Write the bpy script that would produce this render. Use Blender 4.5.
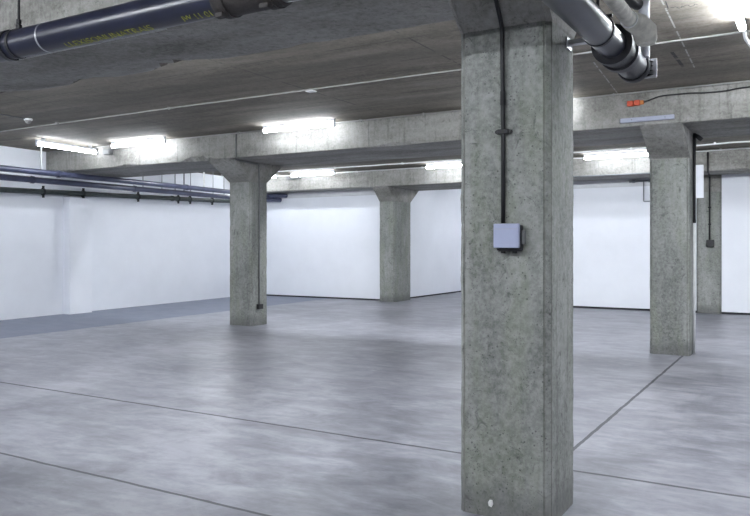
import bpy, bmesh, math, random
from mathutils import Vector, Matrix, noise

for o in list(bpy.data.objects):
    bpy.data.objects.remove(o, do_unlink=True)
SC = bpy.context.scene
COL = SC.collection
R = math.radians
PI = math.pi

# ------------------------------------------------------------------ camera, world, exposure
cam_data = bpy.data.cameras.new('camera')
cam = bpy.data.objects.new('camera', cam_data)
COL.objects.link(cam)
cam.location = (0, 0, 1.6)
cam.rotation_euler = (PI / 2, 0, R(30.5))
cam_data.sensor_fit = 'HORIZONTAL'
cam_data.sensor_width = 36.0
cam_data.lens = 740 / 750 * 36.0
cam_data.shift_y = -12 / 750
cam_data.clip_start = 0.05
SC.camera = cam

world = bpy.data.worlds.new('world')
SC.world = world
world.use_nodes = True
world.node_tree.nodes['Background'].inputs[0].default_value = (0.8, 0.88, 1.0, 1)
world.node_tree.nodes['Background'].inputs[1].default_value = 0.02

SC.view_settings.view_transform = 'Standard'
SC.view_settings.look = 'None'
SC.view_settings.gamma = 1.0
SC.view_settings.use_curve_mapping = False
SC.view_settings.exposure = 0.0
TUBE = 62.0                         # radiance of the fluorescent tubes

# ------------------------------------------------------------------ measurements (metres, camera above the origin)
ZC, ZS, ZCAP = 3.76, 3.28, 2.88     # ceiling, beam soffit, underside of the haunches
def wall_x(y): return -15.05 - 0.085 * (y - 10)   # the left wall runs slightly askew

# ------------------------------------------------------------------ materials
def new_mat(name):
    m = bpy.data.materials.new(name)
    m.use_nodes = True
    nt = m.node_tree
    return m, nt, nt.nodes['Principled BSDF']

class NB:
    """small node builder"""
    def __init__(s, nt): s.nt = nt
    def n(s, t, **kw):
        x = s.nt.nodes.new(t)
        for k, v in kw.items(): setattr(x, k, v)
        return x
    def l(s, a, b): s.nt.links.new(a, b)
    def put(s, sock, v):
        if isinstance(v, bpy.types.NodeSocket): s.l(v, sock)
        else: sock.default_value = v
    def math(s, op, a, b=0.0, c=None, clamp=False):
        x = s.n('ShaderNodeMath', operation=op, use_clamp=clamp)
        s.put(x.inputs[0], a); s.put(x.inputs[1], b)
        if c is not None: s.put(x.inputs[2], c)
        return x.outputs[0]
    def pos(s): return s.n('ShaderNodeNewGeometry').outputs['Position']
    def sep(s, v):
        x = s.n('ShaderNodeSeparateXYZ'); s.l(v, x.inputs[0]); return x.outputs
    def scale(s, v, sc):
        x = s.n('ShaderNodeMapping'); s.l(v, x.inputs[0]); x.inputs['Scale'].default_value = sc; return x.outputs[0]
    def noise(s, v, scale, detail=5, rough=0.6, dist=0.0):
        x = s.n('ShaderNodeTexNoise'); s.l(v, x.inputs['Vector'])
        x.inputs['Scale'].default_value = scale; x.inputs['Detail'].default_value = detail
        x.inputs['Roughness'].default_value = rough; x.inputs['Distortion'].default_value = dist
        return x.outputs['Fac']
    def voro(s, v, scale):
        x = s.n('ShaderNodeTexVoronoi'); s.l(v, x.inputs['Vector']); x.inputs['Scale'].default_value = scale
        return x.outputs['Distance']
    def ramp(s, f, stops):
        x = s.n('ShaderNodeValToRGB'); s.l(f, x.inputs[0])
        e = x.color_ramp.elements
        while len(e) < len(stops): e.new(0.5)
        for i, (p, c) in enumerate(stops):
            e[i].position = p
            e[i].color = (c, c, c, 1) if isinstance(c, (int, float)) else (*c, 1)
        return x.outputs[0]
    def mix(s, f, a, b, mode='MIX'):
        x = s.n('ShaderNodeMix', data_type='RGBA', blend_type=mode)
        s.put(x.inputs[0], f)
        for sock, v in ((x.inputs[6], a), (x.inputs[7], b)):
            if isinstance(v, tuple): v = (*v, 1)
            s.put(sock, v)
        return x.outputs[2]
    def bump(s, h, strength, dist):
        x = s.n('ShaderNodeBump'); s.l(h, x.inputs['Height'])
        x.inputs['Strength'].default_value = strength; x.inputs['Distance'].default_value = dist
        return x.outputs[0]
    def band(s, v, c, half):
        """1 within half of c"""
        return s.math('LESS_THAN', s.math('ABSOLUTE', s.math('SUBTRACT', v, c)), half)

def concrete(name, c_dark, c_mid, c_light, streak=(1, 1, 0.25), pits=0.6, rough=0.8, base_dirt=False, green=0.0, contrast=0.5):
    m, nt, b = new_mat(name)
    B = NB(nt); p = B.pos()
    big = B.noise(B.scale(p, streak), 1.6, 6, 0.62, 0.4)
    fine = B.noise(p, 14, 6, 0.7)
    col = B.ramp(B.math('ADD', B.math('MULTIPLY', big, 0.72), B.math('MULTIPLY', fine, 0.28)),
                 [(0.36, c_dark), (0.5, c_mid), (0.66, c_light)])
    # blotches of paler laitance and darker damp
    bl = B.ramp(B.noise(B.scale(p, (1, 1, 0.5)), 3.3, 8, 0.7, 1.0), [(0.54, 0.0), (0.63, 1.0)])
    col = B.mix(B.math('MULTIPLY', bl, 0.30), col, c_light)
    st = B.ramp(B.noise(B.scale(p, (7, 7, 0.45)), 2.2, 5, 0.6), [(0.55, 0.0), (0.70, 1.0)])
    col = B.mix(B.math('MULTIPLY', st, 0.28 + 0.2 * (contrast > 1)), col, tuple(x * 0.6 for x in c_dark))
    if green:
        g = B.ramp(B.noise(B.scale(p, (3, 3, 0.6)), 1.7, 5, 0.6), [(0.48, 0.0), (0.62, 1.0)])
        col = B.mix(B.math('MULTIPLY', g, green), col, (c_mid[0] * 0.88, c_mid[1] * 0.95, c_mid[2] * 0.74))
    # fine mottling and small dark scuffs
    mo = B.ramp(B.noise(p, 30, 4, 0.75), [(0.40, 0.0), (0.62, 1.0)])
    col = B.mix(B.math('MULTIPLY', mo, 0.22 * contrast), col, tuple(min(1, x * 1.12) for x in c_light))
    sc = B.ramp(B.noise(B.scale(p, (1, 1, 0.8)), 9, 7, 0.75, 1.5), [(0.56, 0.0), (0.66, 1.0)])
    col = B.mix(B.math('MULTIPLY', sc, 0.42 * contrast), col, tuple(x * 0.75 for x in c_dark))
    # blow holes
    v = B.voro(p, 30); gate = B.ramp(B.noise(p, 5, 3), [(0.48, 0.0), (0.56, 1.0)])
    hole = B.math('MULTIPLY', B.math('LESS_THAN', v, 0.17), gate)
    v2 = B.voro(p, 70); hole2 = B.math('MULTIPLY', B.math('LESS_THAN', v2, 0.2), B.ramp(B.noise(p, 9, 3), [(0.5, 0.0), (0.55, 1.0)]))
    holes = B.math('MAXIMUM', hole, hole2)
    col = B.mix(B.math('MULTIPLY', holes, 0.62 * pits, clamp=True), col, tuple(x * 0.35 for x in c_dark))
    if base_dirt:
        z = B.sep(p)[2]
        zz = B.math('ADD', z, B.math('MULTIPLY', B.math('SUBTRACT', B.noise(p, 6, 5), 0.5), 0.22))
        d = B.ramp(zz, [(0.10, 1.0), (0.24, 0.0)])
        col = B.mix(B.math('MULTIPLY', d, 0.5), col, (0.075, 0.075, 0.075))
    B.l(col, b.inputs['Base Color'])
    b.inputs['Roughness'].default_value = rough
    hgt = B.math('SUBTRACT', B.math('ADD', B.math('MULTIPLY', big, 0.6), B.math('MULTIPLY', fine, 0.5)), B.math('MULTIPLY', holes, 0.8))
    B.l(B.bump(hgt, 0.45, 0.012), b.inputs['Normal'])
    return m

def plain(name, col, rough=0.5, metal=0.0, var=0.12, vscale=9, spec=0.5, bump=0.0):
    m, nt, b = new_mat(name)
    B = NB(nt); p = B.pos()
    n = B.noise(p, vscale, 5, 0.6)
    c = B.mix(B.ramp(n, [(0.35, 0.0), (0.65, 1.0)]), tuple(x * (1 - var) for x in col), tuple(min(1, x * (1 + var)) for x in col))
    B.l(c, b.inputs['Base Color'])
    B.put(b.inputs['Roughness'], B.math('ADD', rough - 0.05, B.math('MULTIPLY', n, 0.1)))
    b.inputs['Metallic'].default_value = metal
    b.inputs['Specular IOR Level'].default_value = spec
    if bump: B.l(B.bump(B.noise(p, vscale * 5, 4), bump, 0.004), b.inputs['Normal'])
    return m

def emit(name, col, strength):
    m = bpy.data.materials.new(name); m.use_nodes = True
    nt = m.node_tree; nt.nodes.clear()
    e = nt.nodes.new('ShaderNodeEmission'); o = nt.nodes.new('ShaderNodeOutputMaterial')
    e.inputs[0].default_value = (*col, 1); e.inputs[1].default_value = strength
    nt.links.new(e.outputs[0], o.inputs[0])
    return m

M = {}
M['column'] = concrete('column_concrete', (0.092, 0.097, 0.089), (0.188, 0.195, 0.183), (0.325, 0.330, 0.317), streak=(1.3, 1.3, 0.35), base_dirt=True, green=0.5, pits=1.0, contrast=1.75)
M['arris'] = concrete('stained_column_arris', (0.075, 0.077, 0.068), (0.150, 0.154, 0.138), (0.28, 0.282, 0.265), streak=(1, 1, 0.6), base_dirt=True, green=0.5, contrast=1.2)
M['beam'] = concrete('beam_concrete', (0.105, 0.100, 0.088), (0.225, 0.220, 0.203), (0.36, 0.355, 0.335), streak=(0.35, 1, 1), pits=0.7, contrast=1.3)
M['spall'] = concrete('spalled_concrete', (0.030, 0.024, 0.020), (0.060, 0.050, 0.043), (0.12, 0.105, 0.09), contrast=1.0)

def ceiling_mat():
    m = concrete('ceiling_concrete', (0.100, 0.086, 0.066), (0.192, 0.170, 0.137), (0.300, 0.272, 0.226), streak=(0.25, 1.6, 1), pits=0.4, contrast=1.0)
    nt = m.node_tree; B = NB(nt); b = nt.nodes['Principled BSDF']
    src = b.inputs['Base Color'].links[0].from_socket
    p = B.pos(); s = B.sep(p)
    wob = B.math('MULTIPLY', B.math('SUBTRACT', B.noise(p, 2.5, 4), 0.5), 0.03)
    xw = B.math('ADD', s[0], wob)
    brk = B.ramp(B.noise(p, 6, 3), [(0.42, 0.0), (0.5, 1.0)])
    col = src
    # dark board joints across the slab
    for cx_ in (-13.6, -11.4, -9.9, -6.0, -3.6, 1.6, 4.0):
        k = B.math('MULTIPLY', B.band(xw, cx_, 0.012), B.math('MULTIPLY', brk, 0.7))
        col = B.mix(k, col, (0.06, 0.055, 0.05))
    # faint board lines running with the beams
    yb_ = B.math('ABSOLUTE', B.math('SUBTRACT', B.math('FRACT', B.math('MULTIPLY', B.math('ADD', s[1], wob), 1.25)), 0.5))
    col = B.mix(B.math('MULTIPLY', B.math('LESS_THAN', yb_, 0.014), B.math('MULTIPLY', brk, 0.45)), col, (0.045, 0.04, 0.035))
    tone = B.noise(B.scale(p, (0.12, 1.25, 0)), 1.0, 1, 0.4)
    col = B.mix(B.ramp(tone, [(0.42, 0.0), (0.58, 0.35)]), col, (0.085, 0.076, 0.064))
    # pale chalk lines
    for cx_, y0, y1, sl in ((-2.20, 8.8, 11.2, -0.08), (-1.11, 6.2, 9.7, -0.03)):
        xx = B.math('ADD', s[0], B.math('MULTIPLY', B.math('SUBTRACT', s[1], y0), -sl))
        k = B.math('MULTIPLY', B.band(xx, cx_, 0.008), B.band(s[1], (y0 + y1) / 2, (y1 - y0) / 2))
        k = B.math('MULTIPLY', k, B.ramp(B.noise(B.scale(p, (0, 1, 0)), 5, 2), [(0.44, 0.0), (0.5, 0.45)]))
        col = B.mix(k, col, (0.75, 0.75, 0.72))
    # a dark scrape
    xx = B.math('ADD', s[0], B.math('MULTIPLY', B.math('SUBTRACT', s[1], 8.8), -0.01))
    k = B.math('MULTIPLY', B.band(xx, -1.335, 0.02), B.band(s[1], 9.2, 0.42))
    col = B.mix(B.math('MULTIPLY', k, B.ramp(B.noise(p, 4, 3), [(0.42, 0.0), (0.5, 0.85)])), col, (0.04, 0.04, 0.04))
    B.l(col, b.inputs['Base Color'])
    return m
M['ceiling'] = ceiling_mat()

def floor_mat():
    m, nt, b = new_mat('polished_concrete_floor')
    B = NB(nt); p = B.pos(); s = B.sep(p)
    big = B.noise(B.scale(p, (1.0, 0.7, 1)), 0.55, 6, 0.6, 0.6)
    mid = B.noise(B.scale(p, (0.8, 1.4, 1)), 2.1, 7, 0.65, 0.8)
    fine = B.noise(p, 11, 6, 0.7)
    trow = B.noise(B.scale(p, (1.3, 4.5, 1)), 1.9, 6, 0.68, 0.2)
    f = B.math('ADD', B.math('MULTIPLY', big, 0.35), B.math('ADD', B.math('MULTIPLY', mid, 0.35), B.math('ADD', B.math('MULTIPLY', trow, 0.2), B.math('MULTIPLY', fine, 0.1))))
    col = B.ramp(f, [(0.42, (0.115, 0.117, 0.138)), (0.5, (0.200, 0.202, 0.232)), (0.58, (0.31, 0.312, 0.35))])
    st = B.ramp(B.noise(B.scale(p, (0.7, 1.7, 1)), 1.1, 7, 0.62, 0.6), [(0.48, 0.0), (0.72, 1.0)])
    col = B.mix(B.math('MULTIPLY', st, 0.40), col, (0.115, 0.116, 0.132))
    pale = B.ramp(B.noise(B.scale(p, (0.8, 1.6, 1)), 2.2, 8, 0.68, 0.7), [(0.50, 0.0), (0.72, 1.0)])
    col = B.mix(B.math('MULTIPLY', pale, 0.45), col, (0.37, 0.37, 0.405))
    sp = B.math('MULTIPLY', B.math('LESS_THAN', B.voro(p, 6), 0.09), B.ramp(B.noise(p, 2, 2), [(0.5, 0.0), (0.55, 1.0)]))
    col = B.mix(B.math('MULTIPLY', sp, 0.0), col, (0.10, 0.10, 0.11))
    # blue-grey painted strip along the left wall
    wob = B.math('MULTIPLY', B.math('SUBTRACT', B.noise(p, 1.6, 4), 0.5), 0.10)
    xe = B.math('ADD', B.math('ADD', s[0], B.math('MULTIPLY', B.math('SUBTRACT', s[1], 8.0), 0.052)), wob)
    strip = B.math('LESS_THAN', xe, -12.08)
    pcol = B.mix(B.ramp(mid, [(0.4, 0.0), (0.6, 1.0)]), (0.135, 0.155, 0.21), (0.18, 0.20, 0.262))
    col = B.mix(strip, col, pcol)
    # saw-cut joints
    wj = B.math('MULTIPLY', B.math('SUBTRACT', B.noise(p, 3, 4), 0.5), 0.03)
    yj = B.math('ADD', s[1], wj); xj = B.math('ADD', s[0], wj)
    j = B.math('MAXIMUM', B.band(yj, 5.26, 0.017), B.band(yj, 3.46, 0.014))
    j = B.math('MAXIMUM', j, B.math('MULTIPLY', B.band(xj, -1.61, 0.016), B.band(s[1], 6.0, 5.55)))
    col = B.mix(B.math('MULTIPLY', j, 0.8), col, (0.055, 0.055, 0.06))
    B.l(col, b.inputs['Base Color'])
    rg = B.math('ADD', B.math('MULTIPLY', trow, 0.10), B.math('ADD', 0.26, B.math('MULTIPLY', mid, 0.14)))
    rg = B.math('ADD', rg, B.math('MULTIPLY', strip, 0.12))
    rg = B.math('ADD', rg, B.math('MULTIPLY', j, 0.3))
    B.l(rg, b.inputs['Roughness'])
    b.inputs['Specular IOR Level'].default_value = 0.5
    h = B.math('SUBTRACT', B.math('ADD', B.math('ADD', B.math('MULTIPLY', mid, 0.5), B.math('MULTIPLY', trow, 0.12)), B.math('MULTIPLY', fine, 0.10)), B.math('MULTIPLY', j, 0.5))
    B.l(B.bump(B.noise(B.scale(p, (1, 2.5, 1)), 3.0, 3, 0.5), 0.05, 0.02), b.inputs['Normal'])
    return m
M['floor'] = floor_mat()
M['white'] = plain('white_wall_paint', (0.80, 0.82, 0.87), 0.65, var=0.02, vscale=1.5)
M['plaster'] = plain('grey_white_plaster', (0.62, 0.63, 0.65), 0.7, var=0.06, vscale=2)
M['gap'] = plain('dark_shadow_gap', (0.02, 0.02, 0.025), 0.8)
M['navy'] = plain('navy_pipe', (0.011, 0.013, 0.028), 0.30, var=0.25, vscale=5, spec=0.6)
M['slate'] = plain('slate_pipe', (0.042, 0.045, 0.062), 0.32, var=0.25, vscale=5, spec=0.7)
M['bluepipe'] = plain('blue_pipe', (0.055, 0.062, 0.11), 0.32, var=0.2, vscale=4)
M['greenpipe'] = plain('dark_green_pipe', (0.040, 0.052, 0.050), 0.45, var=0.2)
M['black'] = plain('black_plastic', (0.010, 0.010, 0.012), 0.6, var=0.2)
M['cast'] = plain('black_cast_iron', (0.014, 0.014, 0.018), 0.48, var=0.3, vscale=18, bump=0.3)
M['rust'] = plain('corroded_iron', (0.022, 0.018, 0.017), 0.7, var=0.5, vscale=22, bump=0.6)
M['zinc'] = plain('galvanised_steel', (0.50, 0.51, 0.53), 0.38, metal=0.75, var=0.12, vscale=12)
M['lightgrey'] = plain('light_grey_pipe', (0.55, 0.56, 0.60), 0.35, var=0.08)
M['lagging'] = plain('beige_lagging', (0.56, 0.545, 0.48), 0.75, var=0.22, vscale=14, bump=0.5)
M['conduit'] = plain('pale_conduit', (0.28, 0.275, 0.265), 0.45, var=0.12)
M['greyconduit'] = plain('grey_conduit', (0.16, 0.165, 0.165), 0.5, var=0.15)
M['whitecable'] = plain('white_cable', (0.75, 0.75, 0.75), 0.5, var=0.05)
M['housing'] = plain('white_batten_enamel', (0.66, 0.68, 0.74), 0.4, var=0.04)
M['lilac'] = plain('pale_lilac_plastic', (0.34, 0.355, 0.45), 0.4, var=0.03)
M['lid'] = plain('grey_blue_box_lid', (0.33, 0.36, 0.50), 0.4, var=0.03)
M['orange'] = plain('orange_plastic', (0.50, 0.075, 0.03), 0.45, var=0.15, vscale=40)
M['amber'] = plain('amber_plastic', (0.50, 0.17, 0.04), 0.45)
M['steel'] = plain('painted_steel_bracket', (0.20, 0.21, 0.23), 0.45, metal=0.3)
M['yellow'] = plain('yellow_print', (0.26, 0.27, 0.05), 0.6, var=0.55, vscale=45)
M['pencil'] = plain('dark_pencil', (0.05, 0.05, 0.055), 0.8)
M['chalk'] = plain('white_chip', (0.70, 0.70, 0.68), 0.8)
M['tube_boosted'] = emit('boosted_tube_glow', (0.885, 0.935, 1.0), TUBE * 2.5)  # single tube with boosted emission, mainly for the added unseen lamps
M['tube'] = emit('tube_glow', (0.885, 0.935, 1.0), TUBE * 0.80)

# ------------------------------------------------------------------ mesh helpers
def obj(name, bm, mat, parent=None, smooth=False):
    me = bpy.data.meshes.new(name)
    bmesh.ops.recalc_face_normals(bm, faces=bm.faces)
    bm.to_mesh(me); bm.free()
    for m_ in (mat if isinstance(mat, tuple) else (mat,)): me.materials.append(M[m_])
    if smooth:
        for p in me.polygons: p.use_smooth = True
        if smooth == 'auto':
            me.set_sharp_from_angle(angle=R(38))
    o = bpy.data.objects.new(name, me)
    COL.objects.link(o)
    if parent is not None:
        o.parent = parent
        o.matrix_parent_inverse = Matrix.Translation(-parent.location) if parent.type == 'EMPTY' else Matrix.Identity(4)
    return o

def tag(o, label=None, cat=None, group=None, kind=None):
    if label: o['label'] = label
    if cat: o['category'] = cat
    if group: o['group'] = group
    if kind: o['kind'] = kind
    return o

def thing(name, label, cat, loc=(0, 0, 0), group=None):
    o = bpy.data.objects.new(name, None)
    o.empty_display_size = 0.1
    COL.objects.link(o)
    o.location = loc
    return tag(o, label, cat, group, 'thing')

def box(bm, x0, x1, y0, y1, z0, z1, bev=0.0):
    v = [bm.verts.new((x, y, z)) for x in (x0, x1) for y in (y0, y1) for z in (z0, z1)]
    fs = [bm.faces.new([v[i] for i in q]) for q in ((0, 1, 3, 2), (4, 6, 7, 5), (0, 4, 5, 1), (2, 3, 7, 6), (0, 2, 6, 4), (1, 5, 7, 3))]
    if bev:
        ed = {e for f in fs for e in f.edges}
        bmesh.ops.bevel(bm, geom=list(ed), offset=bev, segments=2, affect='EDGES', profile=0.6)
    return bm

def abox(*a, bev=0.0):
    return box(bmesh.new(), *a, bev=bev)

def tube(bm, pts, rad, seg=14, cap=True):
    """swept round tube through pts; rad a number or one per point"""
    pts = [Vector(p) for p in pts]
    n = len(pts)
    rads = [rad] * n if isinstance(rad, (int, float)) else list(rad)
    t0 = (pts[1] - pts[0]).normalized()
    ref = Vector((0, 0, 1)) if abs(t0.z) < 0.9 else Vector((1, 0, 0))
    u = t0.cross(ref).normalized()
    rings = []
    for i, p in enumerate(pts):
        a = (pts[i] - pts[i - 1]).normalized() if i > 0 else t0
        b = (pts[i + 1] - pts[i]).normalized() if i < n - 1 else a
        t = (a + b)
        t = t.normalized() if t.length > 1e-6 else a
        u = (u - t * u.dot(t)).normalized()
        w = t.cross(u)
        k = 1 / max(0.5, math.sqrt(max(0.0, (1 + a.dot(b)) / 2)))
        rings.append([bm.verts.new(p + (u * math.cos(2 * PI * j / seg) + w * math.sin(2 * PI * j / seg)) * rads[i] * (k if i not in (0, n - 1) else 1)) for j in range(seg)])
    for i in range(n - 1):
        for j in range(seg):
            bm.faces.new((rings[i][j], rings[i][(j + 1) % seg], rings[i + 1][(j + 1) % seg], rings[i + 1][j]))
    if cap:
        bm.faces.new(rings[0][::-1]); bm.faces.new(rings[-1])
    return bm

def atube(pts, rad, seg=14): return tube(bmesh.new(), pts, rad, seg)

def bend(pts, r, n=5):
    """round the inner corners of a polyline"""
    P = [Vector(p) for p in pts]; out = [P[0]]
    for i in range(1, len(P) - 1):
        a = (P[i - 1] - P[i]); b = (P[i + 1] - P[i])
        rr = min(r, a.length * 0.45, b.length * 0.45)
        p0 = P[i] + a.normalized() * rr; p1 = P[i] + b.normalized() * rr
        for k in range(n + 1):
            t = k / n
            out.append(p0 * (1 - t) ** 2 + P[i] * 2 * t * (1 - t) + p1 * t * t)
    out.append(P[-1])
    return out

def ring(bm, c, axis, r0, r1, half, seg=28):
    """flat collar (annulus) round an axis 'x' or 'y' or 'z'"""
    c = Vector(c)
    A = {'x': Vector((1, 0, 0)), 'y': Vector((0, 1, 0)), 'z': Vector((0, 0, 1))}[axis]
    u = Vector((0, 0, 1)) if axis != 'z' else Vector((1, 0, 0)); w = A.cross(u)
    R4 = []
    for (r, h) in ((r0, -half), (r1, -half), (r1, half), (r0, half)):
        R4.append([bm.verts.new(c + A * h + (u * math.cos(2 * PI * j / seg) + w * math.sin(2 * PI * j / seg)) * r) for j in range(seg)])
    for k in range(4):
        a, b_ = R4[k], R4[(k + 1) % 4]
        for j in range(seg):
            bm.faces.new((a[j], a[(j + 1) % seg], b_[(j + 1) % seg], b_[j]))
    return bm

def aring(*a, **k): return ring(bmesh.new(), *a, **k)

def loft(bm, loops, cap=True):
    rs = [[bm.verts.new(p) for p in lp] for lp in loops]
    n = len(rs[0])
    for i in range(len(rs) - 1):
        for j in range(n):
            bm.faces.new((rs[i][j], rs[i][(j + 1) % n], rs[i + 1][(j + 1) % n], rs[i + 1][j]))
    if cap:
        bm.faces.new(rs[0][::-1]); bm.faces.new(rs[-1])
    return bm

def struct(name, bm, mat, label=None, cat=None, parent=None, smooth=False):
    return tag(obj(name, bm, mat, parent, smooth), label, cat, None, 'structure')

# ------------------------------------------------------------------ the room shell
X0, X1, YB = -18.0, 9.0, -5.0       # the hall goes on behind and to the right of the camera
struct('floor', abox(X0, X1 + 0.2, YB - 0.2, 25.4, -0.2, 0.0), 'floor', 'polished grey concrete floor with dark saw-cut joints', 'floor')
struct('ceiling', abox(X0, X1 + 0.2, YB - 0.2, 25.4, ZC, ZC + 0.25), 'ceiling', 'board-marked grey concrete ceiling slab above the beams', 'ceiling')

def left_wall():
    bm = bmesh.new()
    ya, yb = YB, 19.0
    lp = [(wall_x(ya), ya), (wall_x(yb), yb), (wall_x(yb) - 0.2, yb), (wall_x(ya) - 0.2, ya)]
    return loft(bm, [[(x, y, z) for x, y in lp] for z in (0.0, ZC)])
struct('wall_left', left_wall(), 'white', 'long white wall behind the row of blue pipes', 'wall')
def pilaster():
    bm = bmesh.new()
    lp = [(wall_x(11.28) + 0.001, 11.28), (-14.93, 11.28), (-14.96, 11.93), (wall_x(11.93) + 0.001, 11.93)]
    return loft(bm, [[(x, y, z) for x, y in lp] for z in (0.0, 2.74)])
struct('trim_1', pilaster(), 'white', 'white boxed pilaster standing out from the white wall under the pipes', 'pilaster')

# back of the hall: white panels standing on a dark shadow gap, concrete above
YL, YR = 18.75, 19.15
struct('wall_back_left', abox(-16.2, -10.755, YL, YL + 0.12, 0.045, 3.10), 'white', 'white partition panel between the two farther columns on the left', 'wall')
struct('trim_2', abox(-16.2, -10.755, YL + 0.02, YL + 0.12, 0.0, 0.045), 'gap')
struct('trim_3', abox(-16.2, -10.755, YL + 0.03, YL + 0.12, 3.10, ZS - 0.001), 'plaster')
def recess_wall():
    lp = [(19.51, 0.045), (25.0, 0.045), (25.0, ZC - 0.002), (20.11, ZC - 0.002), (20.11, ZS - 0.002), (20.06, ZS - 0.01), (19.54, 2.865), (19.51, 2.865)]
    return loft(bmesh.new(), [[(x, y, z) for y, z in lp] for x in (-10.62, -10.5)])
struct('wall_recess_left', recess_wall(), 'white', 'white side wall of the recess behind the concrete columns', 'wall')
struct('trim_4', abox(-10.62, -10.52, 19.51, 25.0, 0.0, 0.045), 'gap')
struct('wall_recess_back', abox(-10.62, -6.0, 25.0, 25.12, 0.0, ZC - 0.002), 'white')
struct('wall_recess_right', abox(-6.1, -6.0, 19.28, 25.0, 0.0, ZC - 0.002), 'white')
struct('wall_back_middle', abox(-6.1, -2.365, YR, YR + 0.12, 0.05, 3.08), 'white', 'white partition panel between the large near column and the slimmer column behind it', 'wall')
struct('trim_5', abox(-6.1, -2.365, YR + 0.02, YR + 0.12, 0.0, 0.05), 'gap')
struct('trim_6', abox(-6.1, -2.365, YR + 0.03, YR + 0.12, 3.08, ZS - 0.001), 'plaster')
struct('wall_back_right', abox(-1.81, X1, YR, YR + 0.12, 0.05, ZS - 0.001), 'white', 'white partition panel to the right of the farthest column', 'wall')
struct('trim_7', abox(-1.81, X1, YR + 0.02, YR + 0.12, 0.0, 0.05), 'gap')
struct('wall_right', abox(X1, X1 + 0.15, YB, 25.0, 0.0, ZC), 'white')
struct('wall_rear', abox(-16.5, X1, YB - 0.15, YB, 0.0, ZC), 'white')

# ------------------------------------------------------------------ beams (running left to right)
def beam_mesh(yf, yr, x0, x1, seed, chip_f=0.3, chip_r=1.0, seams=(), step=0.05):
    bm = bmesh.new(); prev = None; pc = 0
    xs = []; x = x0
    while x < x1: xs.append(x); x += step
    xs.append(x1)
    for s in seams: xs += [s - 0.014, s - 0.010, s + 0.010, s + 0.014]
    xs = sorted(set(xs)); first = None
    for x in xs:
        def chip(k, amp):
            n = noise.noise(Vector((x * 1.1, seed + k, 0.3))) ; f = noise.noise(Vector((x * 9, seed + k, 4.1)))
            g = max(0.0, n - 0.10) * 0.30 + max(0.0, n) * 0.02
            return 0.012 + amp * g * (1 + 0.8 * f) + 0.003 * f
        cf, cr = chip(0, chip_f), chip(7, chip_r)
        sm = 0.008 if any(abs(x - s) < 0.0105 for s in seams) else 0.0
        prof = [(yf + sm, ZC - 0.001), (yf + sm, ZS + cf), (yf + cf + sm, ZS), (yr - cr * 1.3, ZS), (yr - cr * 0.25, ZS + cr * 0.5), (yr, ZS + cr), (yr, ZC - 0.001)]
        vs = [bm.verts.new((x, y, z)) for y, z in prof]
        if prev:
            for j in range(len(vs)):
                f_ = bm.faces.new((prev[j], prev[(j + 1) % len(vs)], vs[(j + 1) % len(vs)], vs[j]))
                if j in (3, 4) and max(cr, pc) > 0.021: f_.material_index = 1
        else: first = vs
        prev = vs; pc = cr
    bm.faces.new(first); bm.faces.new(prev[::-1])
    return bm
struct('ceiling_beam', beam_mesh(3.65, 5.05, -14.6, X1, 3.0, 0.3, 1.0), ('beam', 'spall'), 'concrete ceiling beam carried by the large near column', 'beam')
struct('ceiling_beam', beam_mesh(10.80, 12.56, -15.25, X1, 11.0, 0.35, 0.35, seams=(-14.35, -10.955, -6.48, 3.2)), ('beam', 'spall'), 'concrete ceiling beam over the left column and the slimmer right column', 'beam')
struct('ceiling_beam', beam_mesh(18.05, 20.1, -15.85, X1, 21.0, 0.2, 0.2, seams=(-13.2, -9.1, -4.4)), ('beam', 'spall'), 'concrete ceiling beam along the top of the back wall panels', 'beam')
struct('ceiling_beam', beam_mesh(-3.6, -2.2, -13.9, X1, 33.0, 0.2, 0.2, step=0.2), ('beam', 'spall'))

# ------------------------------------------------------------------ columns
def octo(x0, x1, y0, y1, c, z, seed=0.0, amp=0.0):
    """rectangle with chamfered corners, a fine groove where each chamfer meets a face"""
    half = [(c + 0.012, 0.0), (c + 0.006, 0.006), (c, 0.002), (0.002, c), (0.006, c + 0.006), (0.0, c + 0.012)]
    out = []
    for k, (cx_, cy_, sx, sy) in enumerate(((x0, y0, 1, 1), (x1, y0, -1, 1), (x1, y1, -1, -1), (x0, y1, 1, -1))):
        d = amp * noise.noise(Vector((k * 3.1 + seed, z * 6.0, 1.7)))
        d2 = amp * 0.7 * noise.noise(Vector((k * 3.1 + seed, z * 31.0, 5.7)))
        for (a, b_) in (half[::-1] if sx * sy > 0 else half):
            k2 = (d + d2) if a < c + 0.004 and b_ < c + 0.004 else d * 0.3
            out.append((cx_ + sx * (a + k2), cy_ + sy * (b_ + k2), z))
    return out
def column(name, x0, x1, y0, y1, yf, yr, seed, label, steps=60):
    t = thing(name, label, 'column', ((x0 + x1) / 2, (y0 + y1) / 2, 0), 'concrete columns of the hall')
    c = 0.028
    zs = [ZCAP * i / steps for i in range(steps + 1)]
    sh = loft(bmesh.new(), [octo(x0, x1, y0, y1, c, z, seed, 0.0035) for z in zs])
    sh.faces.ensure_lookup_table()
    for k_ in range(24 * steps):
        if (k_ % 24) % 6 in (0, 1, 3, 4): sh.faces[k_].material_index = 1
    obj('shaft', sh, ('column', 'arris'), t)
    lo = octo(x0, x1, y0, y1, c, ZCAP + 0.0005)
    lo2 = octo(x0 - 0.004, x1 + 0.004, y0 - 0.008, y1 + 0.008, c, ZCAP + 0.012)
    hi = octo(x0 - 0.004, x1 + 0.004, yf, yr, c, ZS - 0.0005)
    cap = bmesh.new()
    loft(cap, [lo, lo2, [tuple(Vector(a).lerp(Vector(b), 0.5)) for a, b in zip(lo2, hi)], hi])
    obj('capital', cap, 'beam', t)
    return t
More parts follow.
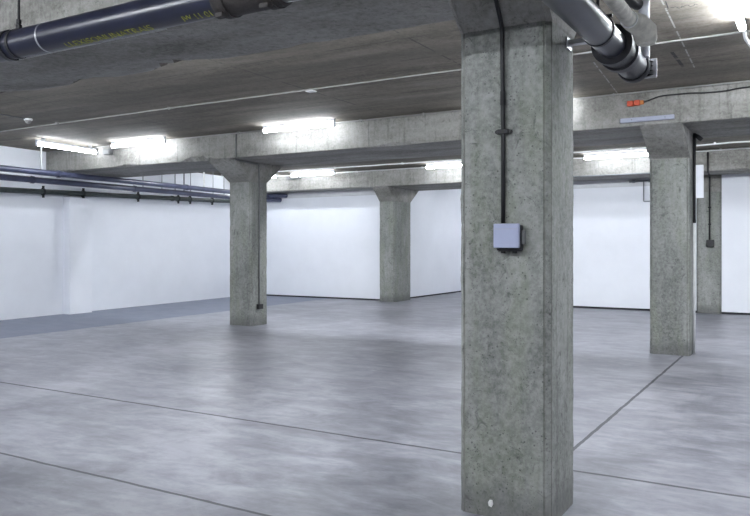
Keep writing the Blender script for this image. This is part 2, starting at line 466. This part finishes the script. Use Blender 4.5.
col_near = column('concrete_column', -1.832, -1.272, 4.11, 4.62, 3.66, 5.03, 1.0, 'large near grey-green concrete column with a box on its front face', 110)
col_left = column('concrete_column', -10.19, -9.61, 11.45, 11.97, 10.81, 12.5, 5.0, 'grey concrete column nearest the blue pipes, thin conduit down its side')
col_mid = column('concrete_column', -10.75, -10.25, 18.49, 19.50, 18.06, 20.05, 9.0, 'concrete column standing against the back wall between two white panels')
col_right = column('concrete_column', -2.07, -1.515, 11.56, 11.97, 10.81, 12.5, 13.0, 'slimmer concrete column under the pale strip fitting and orange connector')
col_far = column('concrete_column', -2.36, -1.815, 19.17, 19.62, 19.17, 20.05, 17.0, 'farthest concrete column, with a small black socket box on a black conduit')
bm = bmesh.new()                     # white chip in the near column, low on its front face
lp = [(-0.011, -0.016), (0.006, -0.022), (0.015, -0.004), (0.011, 0.020), (-0.007, 0.019), (-0.015, 0.004)]
loft(bm, [[(-1.627 + x, y, 0.083 + z) for x, z in lp] for y in (4.115, 4.102)])
obj('paint_spot', bm, 'chalk', col_near)['label'] = 'small white spot'

# ------------------------------------------------------------------ fluorescent lights
def light_mesh(axis, L):
    h, t, c = bmesh.new(), bmesh.new(), []
    box(h, -L / 2, L / 2, -0.020, 0.020, -0.045, 0.0, bev=0.006)
    n = 12
    ring_pts = lambda x: [(x, 0.034 * math.cos(2 * PI * j / n), -0.090 + 0.032 * math.sin(2 * PI * j / n)) for j in range(n)]
    loft(t, [ring_pts(-L / 2 + 0.025), ring_pts(L / 2 - 0.025)])
    for s in (-1, 1):
        e = bmesh.new()
        x = s * (L / 2 - 0.012)
        box(e, x - 0.0125, x + 0.0125, -0.022, 0.022, -0.124, -0.0455, bev=0.005); c.append(e)
    if axis == 'y':
        for b_ in (h, t, *c): bmesh.ops.rotate(b_, cent=(0, 0, 0), matrix=Matrix.Rotation(PI / 2, 3, 'Z'), verts=b_.verts)
    return h, t, c
LIGHT = {}
def light(cx, cy, axis, label, z=ZC - 0.001, L=1.55, rot=0.0, group='ceiling fluorescent lights', bright=False):
    t = thing('fluorescent_light', label, 'light fitting', (cx, cy, z), group)
    t.rotation_euler.z = rot
    key = (axis, L, bright)
    if key not in LIGHT:
        h, tb, cs = light_mesh(axis, L)
        ms = []
        for nm, b_, mt in (('housing', h, 'housing'), ('tube', tb, 'tube_boosted' if bright else 'tube'), ('end_cap', cs[0], 'housing'), ('end_cap', cs[1], 'housing')):
            o = obj(nm, b_, mt, None, nm == 'tube'); o.parent = t; ms.append((nm, o.data))
        LIGHT[key] = ms
    else:
        for nm, me in LIGHT[key]:
            o = bpy.data.objects.new(nm, me); COL.objects.link(o); o.parent = t
    return t
lf = light(-13.30, 10.0, 'y', 'lit fluorescent tube at the far left, pointing away along the white wall', z=ZC - 0.045, rot=R(5))
for dy in (-0.6, 0.6):
    o_ = obj('mount', abox(-0.02, 0.02, dy - 0.03, dy + 0.03, 0.0005, 0.044), 'housing'); o_.parent = lf
light(-11.74, 10.47, 'x', 'lit fluorescent tube on the beam face, meeting the tube at the far left')
light(-7.73, 10.47, 'x', 'lit fluorescent tube on the beam, between the left column and the near column')
light(-14.5, 17.55, 'x', 'lit fluorescent tube just showing behind the left column')
light(-12.45, 17.55, 'x', 'lit fluorescent tube over the back wall panel to the right of the left column')
light(-8.0, 17.55, 'x', 'lit fluorescent tube partly hidden by the left edge of the near column')
light(-3.85, 17.55, 'x', 'lit fluorescent tube over the back panel between near column and slimmer column')
light(-0.56, 7.05, 'y', 'lit fluorescent tube end in the top right corner of the ceiling', bright=True)
# unseen lamps: a few inferred from glow on the beams, most added for brightness
for x, y, ax in ((-3.72, 10.60, 'x'), (0.55, 10.60, 'x'), (2.2, 10.60, 'x'), (3.8, 10.60, 'x'), (5.4, 10.60, 'x'), (0.4, 17.55, 'x'), (4.6, 17.55, 'x'), (-7.6, 23.6, 'y'),
                 (5.5, 6.5, 'y'), (-13.3, 3.0, 'y')):
    light(x, y, ax, 'unseen lit fluorescent tube elsewhere in the hall', group='lights outside the picture')
for y in (22.2,):
    light(-8.0, y, 'x', 'unseen lit fluorescent tube elsewhere in the hall', group='lights outside the picture', bright=True)
light(0.46, 9.0, 'x', 'unseen lit fluorescent tube elsewhere in the hall', group='lights outside the picture', bright=True)
light(-13.3, 6.7, 'y', 'unseen lit fluorescent tube elsewhere in the hall', group='lights outside the picture')
for y in (4.9,):
    light(-13.3, y, 'y', 'unseen lit fluorescent tube elsewhere in the hall', group='lights outside the picture', bright=True)
for x, y in ((-13.0, 14.4), (-11.0, 12.74), (-8.2, 12.74), (-6.2, 12.74), (-4.4, 12.74), (-2.6, 12.74), (-0.6, 12.74), (1.6, 12.74), (4.6, 12.74),
             (-12.2, 5.25), (-9.0, 5.25), (-6.0, 5.25), (-3.4, 5.25), (-0.3, 5.4), (2.6, 5.25), (5.4, 5.25),
             (-9.6, 0.6), (-6.2, 0.6), (-3.2, 0.6), (0.0, 0.6), (3.0, 0.6), (-8.0, -2.0), (-4.8, -2.0), (-1.6, -2.0), (1.6, -2.0)):
    light(x, y, 'x', 'unseen lit fluorescent tube elsewhere in the hall', group='lights outside the picture', bright=True)

# ------------------------------------------------------------------ conduits and boxes at the ceiling
def clip_ring(parent, p, axis, r, mat='conduit'):
    return obj('saddle_clip', aring(p, axis, r * 1.02, r * 1.9, 0.012, seg=12), mat, parent)
t = thing('ceiling_conduit', 'thin pale conduit across the middle of the ceiling between the two nearer beams', 'conduit', (-5, 8.3, ZC - 0.016))
obj('tube', atube([(-15.0, 8.42, ZC - 0.016), (-9, 8.30, ZC - 0.016), (-3, 8.27, ZC - 0.016), (X1 - 0.01, 8.2, ZC - 0.016)], 0.011, 10), 'conduit', t, True)
for x in (-11.3, -8.6, -5.9, -3.2, -0.55, 2.2): clip_ring(t, (x, 8.29, ZC - 0.016), 'x', 0.015)
obj('junction_box', abox(-5.96, -5.84, 8.24, 8.34, ZC - 0.05, ZC - 0.033, bev=0.004), 'whitecable', t)
t = thing('ceiling_conduit', 'thin pale conduit along the top of the beam with the lit tubes', 'conduit', (-5, 10.72, ZC - 0.02))
obj('tube', atube([(-14.9, 10.74, ZC - 0.020), (X1 - 0.01, 10.72, ZC - 0.020)], 0.011, 10), 'conduit', t, True)
for x in (-9.3, -6.6, -5.4, -2.4, -0.6): clip_ring(t, (x, 10.722, ZC - 0.02), 'x', 0.014)
for y, lab, dz in ((16.85, 'pale wavy conduit across the ceiling, the higher of two behind the slimmer column', 0.0), (17.98, 'pale wavy conduit along the rear beam, the lower of two behind the slimmer column', 0.0)):
    t = thing('ceiling_conduit', lab, 'conduit', (-5, y, ZC - 0.025))
    pts = []
    x = -15.3
    while x < X1:
        wv = 0.035 * math.sin(x * 2.3) * (1 if -2.6 < x < 0.6 else 0.15)
        pts.append((x, y + (wv if y < 17 else -abs(wv)), ZC - 0.026 - abs(wv) * 0.4)); x += 0.12
    obj('tube', atube(pts, 0.017, 8), 'whitecable', t, True)
    for x in (-14, -11.2, -9.1, -6, -3.4, -1.72, 1.0):
        obj('saddle_clip', abox(x - 0.02, x + 0.02, y - 0.035, y + 0.035, ZC - 0.05, ZC - 0.001, bev=0.004), 'whitecable', t)

t = thing('ceiling_sensor', 'small round white sensor on the ceiling near the far left tube', 'sensor', (-11.44, 7.83, ZC))
bm = bmesh.new(); tube(bm, [(-11.44, 7.83, ZC - 0.001), (-11.44, 7.83, ZC - 0.03)], [0.07, 0.066], 20); obj('base', bm, 'whitecable', t, 'auto')
bm = bmesh.new(); tube(bm, [(-11.44, 7.83, ZC - 0.031), (-11.44, 7.83, ZC - 0.06), (-11.44, 7.83, ZC - 0.085)], [0.052, 0.046, 0.022], 20); obj('lens', bm, 'conduit', t, True)
obj('cable', atube([(-11.37, 6.2, ZC - 0.011), (-11.36, 7.0, ZC - 0.011), (-11.43, 7.76, ZC - 0.011)], 0.008, 6), 'greyconduit', t, True)

t = thing('junction_box', 'grey junction box at the corner where the two far-left tubes meet', 'junction box', (-12.98, 10.74, 3.6))
obj('body', abox(-13.07, -12.86, 10.70, 10.80, 3.555, 3.675, bev=0.008), 'greyconduit', t)
obj('lid', abox(-13.05, -12.88, 10.688, 10.6995, 3.57, 3.66, bev=0.003), 'greyconduit', t)
t = thing('junction_box', 'dark grey box between two lit tubes on the rear beam', 'junction box', (-13.45, 17.9, 3.6))
obj('body', abox(-13.68, -13.24, 17.93, 18.05, 3.60, 3.69, bev=0.008), 'greyconduit', t)
obj('lid', abox(-13.66, -13.26, 17.918, 17.9295, 3.61, 3.68, bev=0.003), 'greyconduit', t)

# conduit with a bend from the tube at the top right
tag(obj('flexible_conduit', atube(bend([(-0.56, 7.83, ZC - 0.03), (-0.56, 7.98, ZC - 0.03), (-0.555, 8.1, ZC - 0.12), (-0.50, 8.9, ZC - 0.10), (-0.30, 9.4, ZC - 0.016)], 0.12), 0.018, 10), 'whitecable', None, True),
    'pale bent conduit hanging from the tube in the top right corner', 'conduit', None, 'thing')

# pencil scribble on the slab
def ribbon(bm, pts, w, z):
    for a, b_ in zip(pts, pts[1:]):
        a, b_ = Vector((*a, 0)), Vector((*b_, 0)); d = (b_ - a).normalized(); n = Vector((-d.y, d.x, 0)) * w / 2
        lo = [a - n - d * w * .3, b_ - n + d * w * .3, b_ + n + d * w * .3, a + n - d * w * .3]
        loft(bm, [[(p.x, p.y, z) for p in lo], [(p.x, p.y, z - 0.0015) for p in lo]])
bm = bmesh.new(); rnd = random.Random(4)
ribbon(bm, [(-1.105, 6.93), (-1.118, 7.15)], 0.010, ZC)
x = -1.095; y = 7.17; pts = []
for i in range(22):
    pts.append((x, y + rnd.uniform(-0.045, 0.03))); x += 0.0105
ribbon(bm, pts, 0.006, ZC)
tag(obj('pencil_scribble', bm, 'pencil'), 'dark illegible pencil scribble on the ceiling at the top right', 'writing', None, 'thing')

# strip fitting, orange connector and its cable on the middle beam
t = thing('strip_fitting', 'unlit pale lilac strip fitting on the beam above the slimmer column', 'light fitting', (-1.96, 10.79, 3.35))
obj('housing', abox(-2.315, -1.605, 10.745, 10.80, 3.335, 3.395, bev=0.006), 'lilac', t)
obj('end_plate', abox(-2.335, -2.3155, 10.75, 10.80, 3.335, 3.395, bev=0.003), 'greyconduit', t)
for x in (-2.16, -1.72): obj('screw', atube([(x, 10.744, 3.365), (x, 10.738, 3.365)], 0.008, 10), 'greyconduit', t)
t = thing('cable_connector', 'orange and red connector box high on the beam', 'connector', (-2.12, 10.79, 3.6))
obj('body', abox(-2.225, -2.145, 10.75, 10.80, 3.56, 3.635, bev=0.006), 'orange', t)
obj('body', abox(-2.135, -2.055, 10.75, 10.80, 3.563, 3.638, bev=0.006), 'orange', t)
obj('link', abox(-2.1445, -2.1355, 10.77, 10.80, 3.58, 3.62), 'amber', t)
obj('plug', abox(-2.0545, -2.005, 10.762, 10.80, 3.575, 3.63, bev=0.006), 'amber', t)['label'] = 'amber plug end'
pts = [(-2.004, 10.788, 3.605), (-1.93, 10.788, 3.625), (-1.80, 10.788, 3.668), (-1.6, 10.788, 3.668), (-1.42, 10.788, 3.668), (-1.2, 10.788, 3.652), (-1.0, 10.788, 3.648), (-0.8, 10.788, 3.672), (-0.5, 10.788, 3.674), (0.3, 10.788, 3.672)]
tag(obj('connector_cable', atube(bend(pts, 0.06, 3), 0.010, 8), 'black', None, True), 'thin black cable trailing along the beam from the orange connector', 'cable', None, 'thing')

# conduit from the ceiling down the beam and the left column
t = thing('conduit_run', 'thin grey conduit over the beam and down the left column to a small box', 'conduit', (-9.61, 11.6, 0.3))
pts = bend([(-9.42, 10.785, ZC - 0.035), (-9.42, 10.785, 3.32), (-9.42, 10.785, 3.262), (-9.575, 11.05, 3.262), (-9.588, 11.66, 3.24), (-9.590, 11.68, 2.85), (-9.590, 11.68, 0.42)], 0.05)
obj('tube', atube(pts, 0.016, 8), 'greyconduit', t, True)
obj('outlet_box', abox(-9.606, -9.54, 11.61, 11.75, 0.33, 0.43, bev=0.008), 'black', t)
for z in (0.95, 1.75, 2.5): obj('saddle_clip', abox(-9.606, -9.572, 11.65, 11.71, z, z + 0.03, bev=0.003), 'greyconduit', t)

# ------------------------------------------------------------------ black conduit and box on the near column
t = thing('cable_conduit', 'black conduit running down the front of the near column to its box', 'conduit', (-1.547, 4.09, 1.75))
def cap_y(z): return 4.102 + (3.66 - 4.102) * (z - 2.892) / (ZS - 2.892)
pts = bend([(-1.545, 4.094, 1.732), (-1.545, 4.094, 2.26), (-1.549, 4.088, 2.875), (-1.54, cap_y(3.0) - 0.014, 3.0), (-1.51, cap_y(3.26) - 0.014, 3.26)], 0.05)
obj('tube', atube(pts, 0.0125, 12), 'black', t, True)
obj('coupler', atube([(-1.546, 4.093, 2.42), (-1.5465, 4.0925, 2.50)], 0.0155, 12), 'black', t, True)
obj('saddle_clip', abox(-1.577, -1.511, 4.078, 4.109, 2.252, 2.280, bev=0.006), 'black', t)
for x in (-1.583, -1.505): obj('bolt', atube([(x, 4.109, 2.266), (x, 4.090, 2.266)], 0.012, 10), 'black', t)
t = thing('switch_box', 'square grey-blue box with black back on the near column', 'box', (-1.50, 4.08, 1.65))
obj('back_box', abox(-1.574, -1.424, 4.052, 4.1085, 1.570, 1.722, bev=0.016), 'black', t)
obj('lid', abox(-1.579, -1.426, 4.024, 4.0515, 1.589, 1.728, bev=0.006), 'lid', t)
obj('lid_strip', abox(-1.572, -1.433, 4.0215, 4.0238, 1.695, 1.701), 'lilac', t)
obj('hinge', abox(-1.4235, -1.408, 4.065, 4.10, 1.610, 1.690, bev=0.004), 'greyconduit', t)
for x in (-1.54, -1.47): obj('gland', atube([(x, 4.08, 1.5695), (x, 4.08, 1.557)], 0.014, 12), 'black', t)

# ------------------------------------------------------------------ big navy pipe across the upper left
YP, ZP, RP = 3.30, 3.06, 0.10
t = thing('drain_pipe', 'large navy drain pipe hung in front of the nearest beam, with yellow print', 'pipe', (-4, YP, ZP))
obj('barrel', atube([(-13.2, YP, ZP), (-2.98, YP, ZP)], RP, 40), 'navy', t, 'auto')
obj('barrel', atube([(-2.55, YP, ZP), (X1 - 0.01, YP, ZP)], RP, 40), 'navy', t, 'auto')
obj('socket', atube([(-7.2, YP, ZP), (-5.10, YP, ZP), (-5.04, YP, ZP)], [RP * 0.999, RP * 1.0005, RP * 1.02], 40), 'navy', t, 'auto')
obj('collar', aring((-5.02, YP, ZP), 'x', RP * 1.0, RP * 1.11, 0.02, seg=40), 'cast', t)
obj('pipe_ring', aring((-4.60, YP, ZP), 'x', RP * 1.002, RP * 1.025, 0.007, seg=40), 'zinc', t)['label'] = 'pale metal band'
# corroded coupling
cp = obj('coupling', atube([(-3.0, YP, ZP), (-2.985, YP, ZP), (-2.54, YP, ZP), (-2.53, YP, ZP)], [RP * 1.06, RP * 1.16, RP * 1.16, RP * 1.06], 40), 'rust', t, 'auto')
cp['label'] = 'corroded brown coupling'
for x in (-2.93, -2.60): obj('clamp_band', aring((x, YP, ZP), 'x', RP * 1.165, RP * 1.24, 0.028, seg=40), 'rust', cp)
for x in (-2.93, -2.60): obj('bolt', abox(x - 0.03, x + 0.03, YP - 0.10, YP - 0.05, ZP - 0.145, ZP - 0.118, bev=0.006), 'rust', cp)
def text_on_pipe(txt, xa, xb, ang_mid, height, parent):
    cu = bpy.data.curves.new('lettering', 'FONT'); cu.body = txt; cu.size = 1.0; cu.extrude = 0.0
    to = bpy.data.objects.new('lettering_source', cu); COL.objects.link(to)
    dg = bpy.context.evaluated_depsgraph_get()
    me = bpy.data.meshes.new_from_object(to.evaluated_get(dg))
    bpy.data.objects.remove(to, do_unlink=True)
    bm = bmesh.new(); bm.from_mesh(me); bpy.data.meshes.remove(me)
    bmesh.ops.subdivide_edges(bm, edges=[e for e in bm.edges if e.calc_length() > 0.2], cuts=3)
    bmesh.ops.triangulate(bm, faces=bm.faces)
    xs = [v.co.x for v in bm.verts]; ys = [v.co.y for v in bm.verts]
    a0, a1, b0, b1 = min(xs), max(xs), min(ys), max(ys)
    ext = bmesh.ops.extrude_face_region(bm, geom=list(bm.faces))
    top = {v for v in ext['geom'] if isinstance(v, bmesh.types.BMVert)}
    for v in bm.verts:
        u = (v.co.x - a0) / (a1 - a0); w = (v.co.y - b0) / (b1 - b0) - 0.5
        a = ang_mid - w * height / RP
        rr = RP + (0.0035 if v in top else 0.0020)
        v.co = Vector((xa + u * (xb - xa), YP - rr * math.cos(a), ZP - rr * math.sin(a)))
    return obj('lettering', bm, 'yellow', parent)
text_on_pipe('LLEXISONUNATRAIS', -4.36, -3.54, R(72), 0.050, t)
for w_, xa_, xb_ in (('JW', -3.27, -3.19), ('11', -3.16, -3.12), ('01', -3.085, -3.035)): text_on_pipe(w_, xa_, xb_, R(66), 0.045, t)
def hanger(parent_label, x, ztop, y=YP):
    h = thing('pipe_hanger', parent_label, 'hanger', (x, y, ztop), 'pipe hangers')
    obj('rod', atube([(x, y, ztop), (x, y, ZP + RP + 0.035)], 0.009, 10), 'black', h, True)
    obj('nut', atube([(x, y, ZP + RP + 0.075), (x, y, ZP + RP + 0.045)], 0.019, 6), 'black', h)
    obj('nut', atube([(x, y, ZP + RP + 0.035), (x, y, ZP + RP + 0.006)], 0.024, 6), 'black', h)
    obj('clamp_ring', aring((x, y, ZP), 'x', RP * 1.022, RP * 1.06, 0.014, seg=36), 'black', h)
hanger('thin hanger rod and nut holding the navy pipe at the upper left corner', -4.93, ZC - 0.001)
# white strip standing in for the bright rim highlight on the pipe's underside
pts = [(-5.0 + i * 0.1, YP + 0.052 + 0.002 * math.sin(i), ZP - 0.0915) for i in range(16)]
tag(obj('rim_highlight_strip', atube(pts, 0.0045, 8), 'whitecable', None, True), 'thin white strip standing in for the rim highlight under the navy pipe', 'cable', None, 'thing')

# ------------------------------------------------------------------ pipe past the near column, upper right
XR, ZR, RR = -1.0, 2.775, 0.082
t = thing('soil_pipe', 'slate-grey pipe past the top of the near column, ending in a black coupling', 'pipe', (XR, 4, ZR))
obj('barrel', atube([(XR, YB + 0.01, ZR), (XR, 4.20, ZR), (XR, 4.42, ZR)], RR, 36), 'slate', t, 'auto')
obj('collar', aring((XR, 4.10, ZR), 'y', RR * 1.0, RR * 1.07, 0.012, seg=36), 'cast', t)
cp = obj('coupling', atube([(XR, 4.40, ZR), (XR, 4.41, ZR), (XR, 4.46, ZR), (XR, 4.47, ZR), (XR, 4.58, ZR), (XR, 4.59, ZR), (XR, 4.66, ZR), (XR, 4.67, ZR), (XR, 4.99, ZR), (XR, 5.0, ZR)],
                           [.10, .118, .118, .106, .106, .118, .118, .092, .092, .088], 36), 'cast', t, 'auto')
obj('end_cap', atube([(XR, 5.0005, ZR), (XR, 5.01, ZR), (XR, 5.055, ZR), (XR, 5.065, ZR)], [.098, .104, .104, .096], 36), 'cast', cp, 'auto')
for k in range(6):
    a = k * PI / 3 + 0.3
    obj('bolt', atube([(XR + .075 * math.cos(a), 5.066, ZR + .075 * math.sin(a)), (XR + .075 * math.cos(a), 5.085, ZR + .075 * math.sin(a))], 0.012, 6), 'zinc', cp)
# toothed plate and the branch rising beside the end of the coupling
pl = obj('toothed_plate', abox(-0.945, -0.865, 5.088, 5.098, 2.70, 2.826, bev=0.002), 'zinc', t)
pl['label'] = 'pale toothed plate'
for k in range(4):
    z = 2.708 + k * 0.029
    b_ = bmesh.new(); loft(b_, [[(-0.94, y, z), (-0.885, y, z + 0.011), (-0.94, y, z + 0.022)] for y in (5.078, 5.0878)]); obj('tooth', b_, 'black', pl)
obj('branch_pipe', atube([(-0.915, 4.93, 2.80), (-0.915, 4.93, ZS - 0.001)], 0.034, 20), 'lightgrey', t, 'auto')['label'] = 'light grey vertical branch'
t = thing('lagged_pipe', 'beige lagged pipe ending in a fat elbow above the black coupling', 'pipe', (-0.8, 4.2, 2.8))
obj('barrel', atube([(-0.83, YB + 0.01, 2.80), (-0.83, 4.08, 2.80)], 0.038, 24), 'lagging', t, 'auto')
obj('elbow', atube([(-0.83, 4.06, 2.80), (-0.83, 4.07, 2.80), (-0.825, 4.13, 2.805), (-0.805, 4.21, 2.805), (-0.79, 4.265, 2.785), (-0.785, 4.285, 2.74), (-0.785, 4.285, 2.715)], [0.040, 0.046, 0.052, 0.058, 0.060, 0.057, 0.048], 24), 'lagging', t, 'auto')
obj('jacket_seam', aring((-0.83, 4.06, 2.80), 'y', 0.039, 0.046, 0.005, seg=24), 'whitecable', t)
tag(obj('ceiling_pipe', atube([(-0.965, 3.56, 3.13), (-0.965, 4.80, 3.13), (-0.945, 4.885, 3.13)], 0.036, 18), 'black', None, 'auto'),
    'black pipe above the black coupling, meeting the light grey vertical branch', 'pipe', None, 'thing')
h = thing('pipe_hanger', 'black hanger rod with a hooked foot holding the slate-grey pipe', 'hanger', (XR, 4.12, ZS), 'pipe hangers')
obj('rod', atube([(XR - 0.02, 4.17, ZS), (XR - 0.02, 4.17, ZR + RR + 0.02)], 0.009, 10), 'black', h, True)
obj('foot', abox(XR - 0.03, XR + 0.06, 4.155, 4.185, ZR + RR + 0.001, ZR + RR + 0.019, bev=0.003), 'black', h)
h = thing('pipe_bracket', 'small steel bracket between the near column head and the slate-grey pipe', 'bracket', (-1.2, 4.6, 2.84))
obj('arm', abox(-1.268, -1.075, 4.44, 4.49, 2.815, 2.845, bev=0.003), 'zinc', h)
obj('foot_plate', abox(-1.2695, -1.262, 4.42, 4.51, 2.79, 2.86), 'lightgrey', h)

# ------------------------------------------------------------------ pipes along the left wall
def along(off, z0, z1, ya, yb): return [(wall_x(ya) + off, ya, z0 + (z1 - z0) * (ya - 9.4) / 7.8), (wall_x(yb) + off, yb, z0 + (z1 - z0) * (yb - 9.4) / 7.8)]
def wall_pipe(label, off, z0, z1, r, mat, y1, rings):
    t = thing('wall_pipe', label, 'pipe', (-15, 10, z0), 'pipes along the left wall')
    a, b_ = along(off, z0, z1, YB + 0.01, y1)
    obj('barrel', atube([a, b_], r, 20), mat, t, 'auto')
    for y in rings:
        p = along(off, z0, z1, y, y + 1)[0]
        obj('joint_collar', aring(p, 'y', r * 1.0, r * 1.22, 0.03, seg=20), mat, t)
    return t
A = (0.95, 3.165, 3.185); Bp = (0.72, 3.012, 3.055); Cp = (0.125, 2.80, 2.98)
tA = wall_pipe('blue pipe on the left wall, uppermost of the three', *A, 0.064, 'bluepipe', 18.45, (10.4, 14.6))
tB = wall_pipe('blue pipe on the left wall, between the uppermost one and the dark green one', *Bp, 0.066, 'bluepipe', 18.45, (9.9, 12.9))
tC = wall_pipe('dark green pipe on the left wall, lowest of the three', *Cp, 0.060, 'greenpipe', 18.70, (14.9,))
def ell(t, spec, r, mat):
    p = Vector(along(spec[0], spec[1], spec[2], 18.45, 19)[0])
    obj('elbow', atube(bend([p - Vector((0, 0.05, 0)), p + Vector((0, 0.06, 0)), (p.x + 0.45, 18.5, p.z), (p.x + 0.52, 18.745, p.z)], 0.08), r * 1.05, 16), mat, t, 'auto')
ell(tA, A, 0.064, 'bluepipe'); ell(tB, Bp, 0.066, 'bluepipe')
for y in (10.62, 11.77, 13.59, 15.15, 15.66, 16.66):
    p = along(Cp[0], Cp[1], Cp[2], y, y + 1)[0]
    k = obj('clamp', aring(p, 'y', 0.062, 0.080, 0.022, seg=20), 'black', tC)
    obj('lug', abox(p[0] - 0.012, p[0] + 0.03, y - 0.02, y + 0.02, p[2] - 0.135, p[2] - 0.0765, bev=0.004), 'black', k)
    obj('lug', abox(p[0] - 0.012, p[0] + 0.03, y - 0.02, y + 0.02, p[2] + 0.0765, p[2] + 0.135, bev=0.004), 'black', k)
    obj('arm', abox(wall_x(y) + 0.001, p[0] - 0.074, y - 0.015, y + 0.015, p[2] - 0.02, p[2] + 0.02), 'black', k)
def rod(y, off, zb, lab, mat, r=0.012):
    x = wall_x(y) + off
    t = thing('hanger_rod', lab, 'rod', (x, y, ZC), 'hanger rods over the blue pipes')
    obj('rod', atube([(x, y, ZC - 0.001), (x, y, zb)], r, 8), mat, t, True)
    obj('top_plate', abox(x - 0.03, x + 0.03, y - 0.03, y + 0.03, ZC - 0.008, ZC - 0.0005), mat, t)
def za(s, y): return s[1] + (s[2] - s[1]) * (y - 9.4) / 7.8
rod(9.95, A[0], za(A, 9.95) + 0.065, 'pale rod from ceiling to blue pipe at the end of the beam', 'whitecable', 0.02)
rod(15.33, A[0], za(A, 15.33) + 0.065, 'bright white rod between ceiling and blue pipe, just left of the left column', 'whitecable', 0.022)
for y, lab, r_ in ((13.19, 'thin grey rod above the blue pipes, nearest the beam', 0.010), (13.88, 'thin grey rod above the blue pipes, second past the beam', 0.010), (14.39, 'dark rod above the blue pipes, third past the beam', 0.014),
                   (14.75, 'dark thick rod above the blue pipes, fourth past the beam', 0.020), (15.02, 'thin grey rod above the blue pipes, just left of the white one', 0.010),
                   (16.0, 'thin grey rod above the blue pipes, just right of the white one', 0.010), (16.51, 'thin grey rod above the blue pipes, next to the left column', 0.010)):
    rod(y, Bp[0], za(Bp, y) + 0.067, lab, 'steel', r_)

# ------------------------------------------------------------------ fittings at the slimmer and farthest columns
t = thing('cable_conduit', 'black conduit on the right side of the slimmer column, hooked at its top', 'conduit', (-1.49, 11.85, 2.6))
obj('tube', atube([(-1.488, 11.85, 3.30 - 0.03), (-1.488, 11.85, 1.98)], 0.020, 12), 'black', t, True)
obj('hook', atube([(-1.488, 11.85, 3.24), (-1.44, 11.85, 3.215), (-1.385, 11.85, 3.165)], 0.032, 12), 'black', t, True)
obj('end_fitting', atube([(-1.488, 11.85, 1.99), (-1.488, 11.85, 1.94)], 0.022, 12), 'black', t, True)
tag(obj('pale_conduit', atube([(-1.488, 11.85, 1.935), (-1.488, 11.85, 0.01)], 0.016, 12), 'whitecable', None, True), 'pale conduit continuing below the black one to the floor on the slimmer column', 'conduit', None, 'thing')
t = thing('hanging_board', 'blank white upright board hung from the rear beam, left of the farthest column top', 'board', (-2.16, 18.02, 3.28))
obj('panel', abox(-2.25, -2.07, 18.0, 18.046, 2.68, 3.42, bev=0.004), 'white', t)
t = thing('socket_conduit', 'black conduit down the farthest column to a small black socket box', 'conduit', (-2.07, 19.15, 1.7))
obj('tube', atube(bend([(-1.985, 18.02, 3.70), (-1.985, 18.02, 3.255), (-2.07, 19.14, 3.255), (-2.07, 19.142, 1.74)], 0.03), 0.018, 10), 'black', t, True)
obj('socket_box', abox(-2.14, -1.97, 19.09, 19.169, 1.575, 1.745, bev=0.012), 'black', t)
obj('socket_plate', abox(-2.10, -2.01, 19.082, 19.0895, 1.60, 1.69, bev=0.003), 'black', t)
for z in (2.1, 2.5): obj('saddle_clip', abox(-2.105, -2.035, 19.13, 19.169, z, z + 0.03, bev=0.003), 'black', t)
t = thing('wall_bracket', 'thin dark square tube bracket on the white panel left of the slimmer column', 'bracket', (-3.5, 19.1, 2.9))
obj('rail', atube([(-3.9, 19.11, 3.20), (-3.36, 19.11, 3.22)], 0.022, 8), 'steel', t, True)
obj('loop', atube(bend([(-3.56, 19.11, 3.19), (-3.56, 19.11, 2.70), (-3.35, 19.11, 2.70), (-3.35, 19.11, 2.90)], 0.03), 0.014, 8), 'steel', t, True)
for x in (-3.8, -3.42): obj('mount', abox(x - 0.03, x + 0.03, 19.13, 19.185, 3.17, 3.24), 'steel', t)
tag(obj('beam_conduit', atube([(-6.0, 18.03, ZS + 0.01), (-2.5, 18.03, ZS + 0.01)], 0.018, 8), 'steel', None, True), 'dark conduit along the bottom edge of the rear beam, right of the near column', 'conduit', None, 'thing')
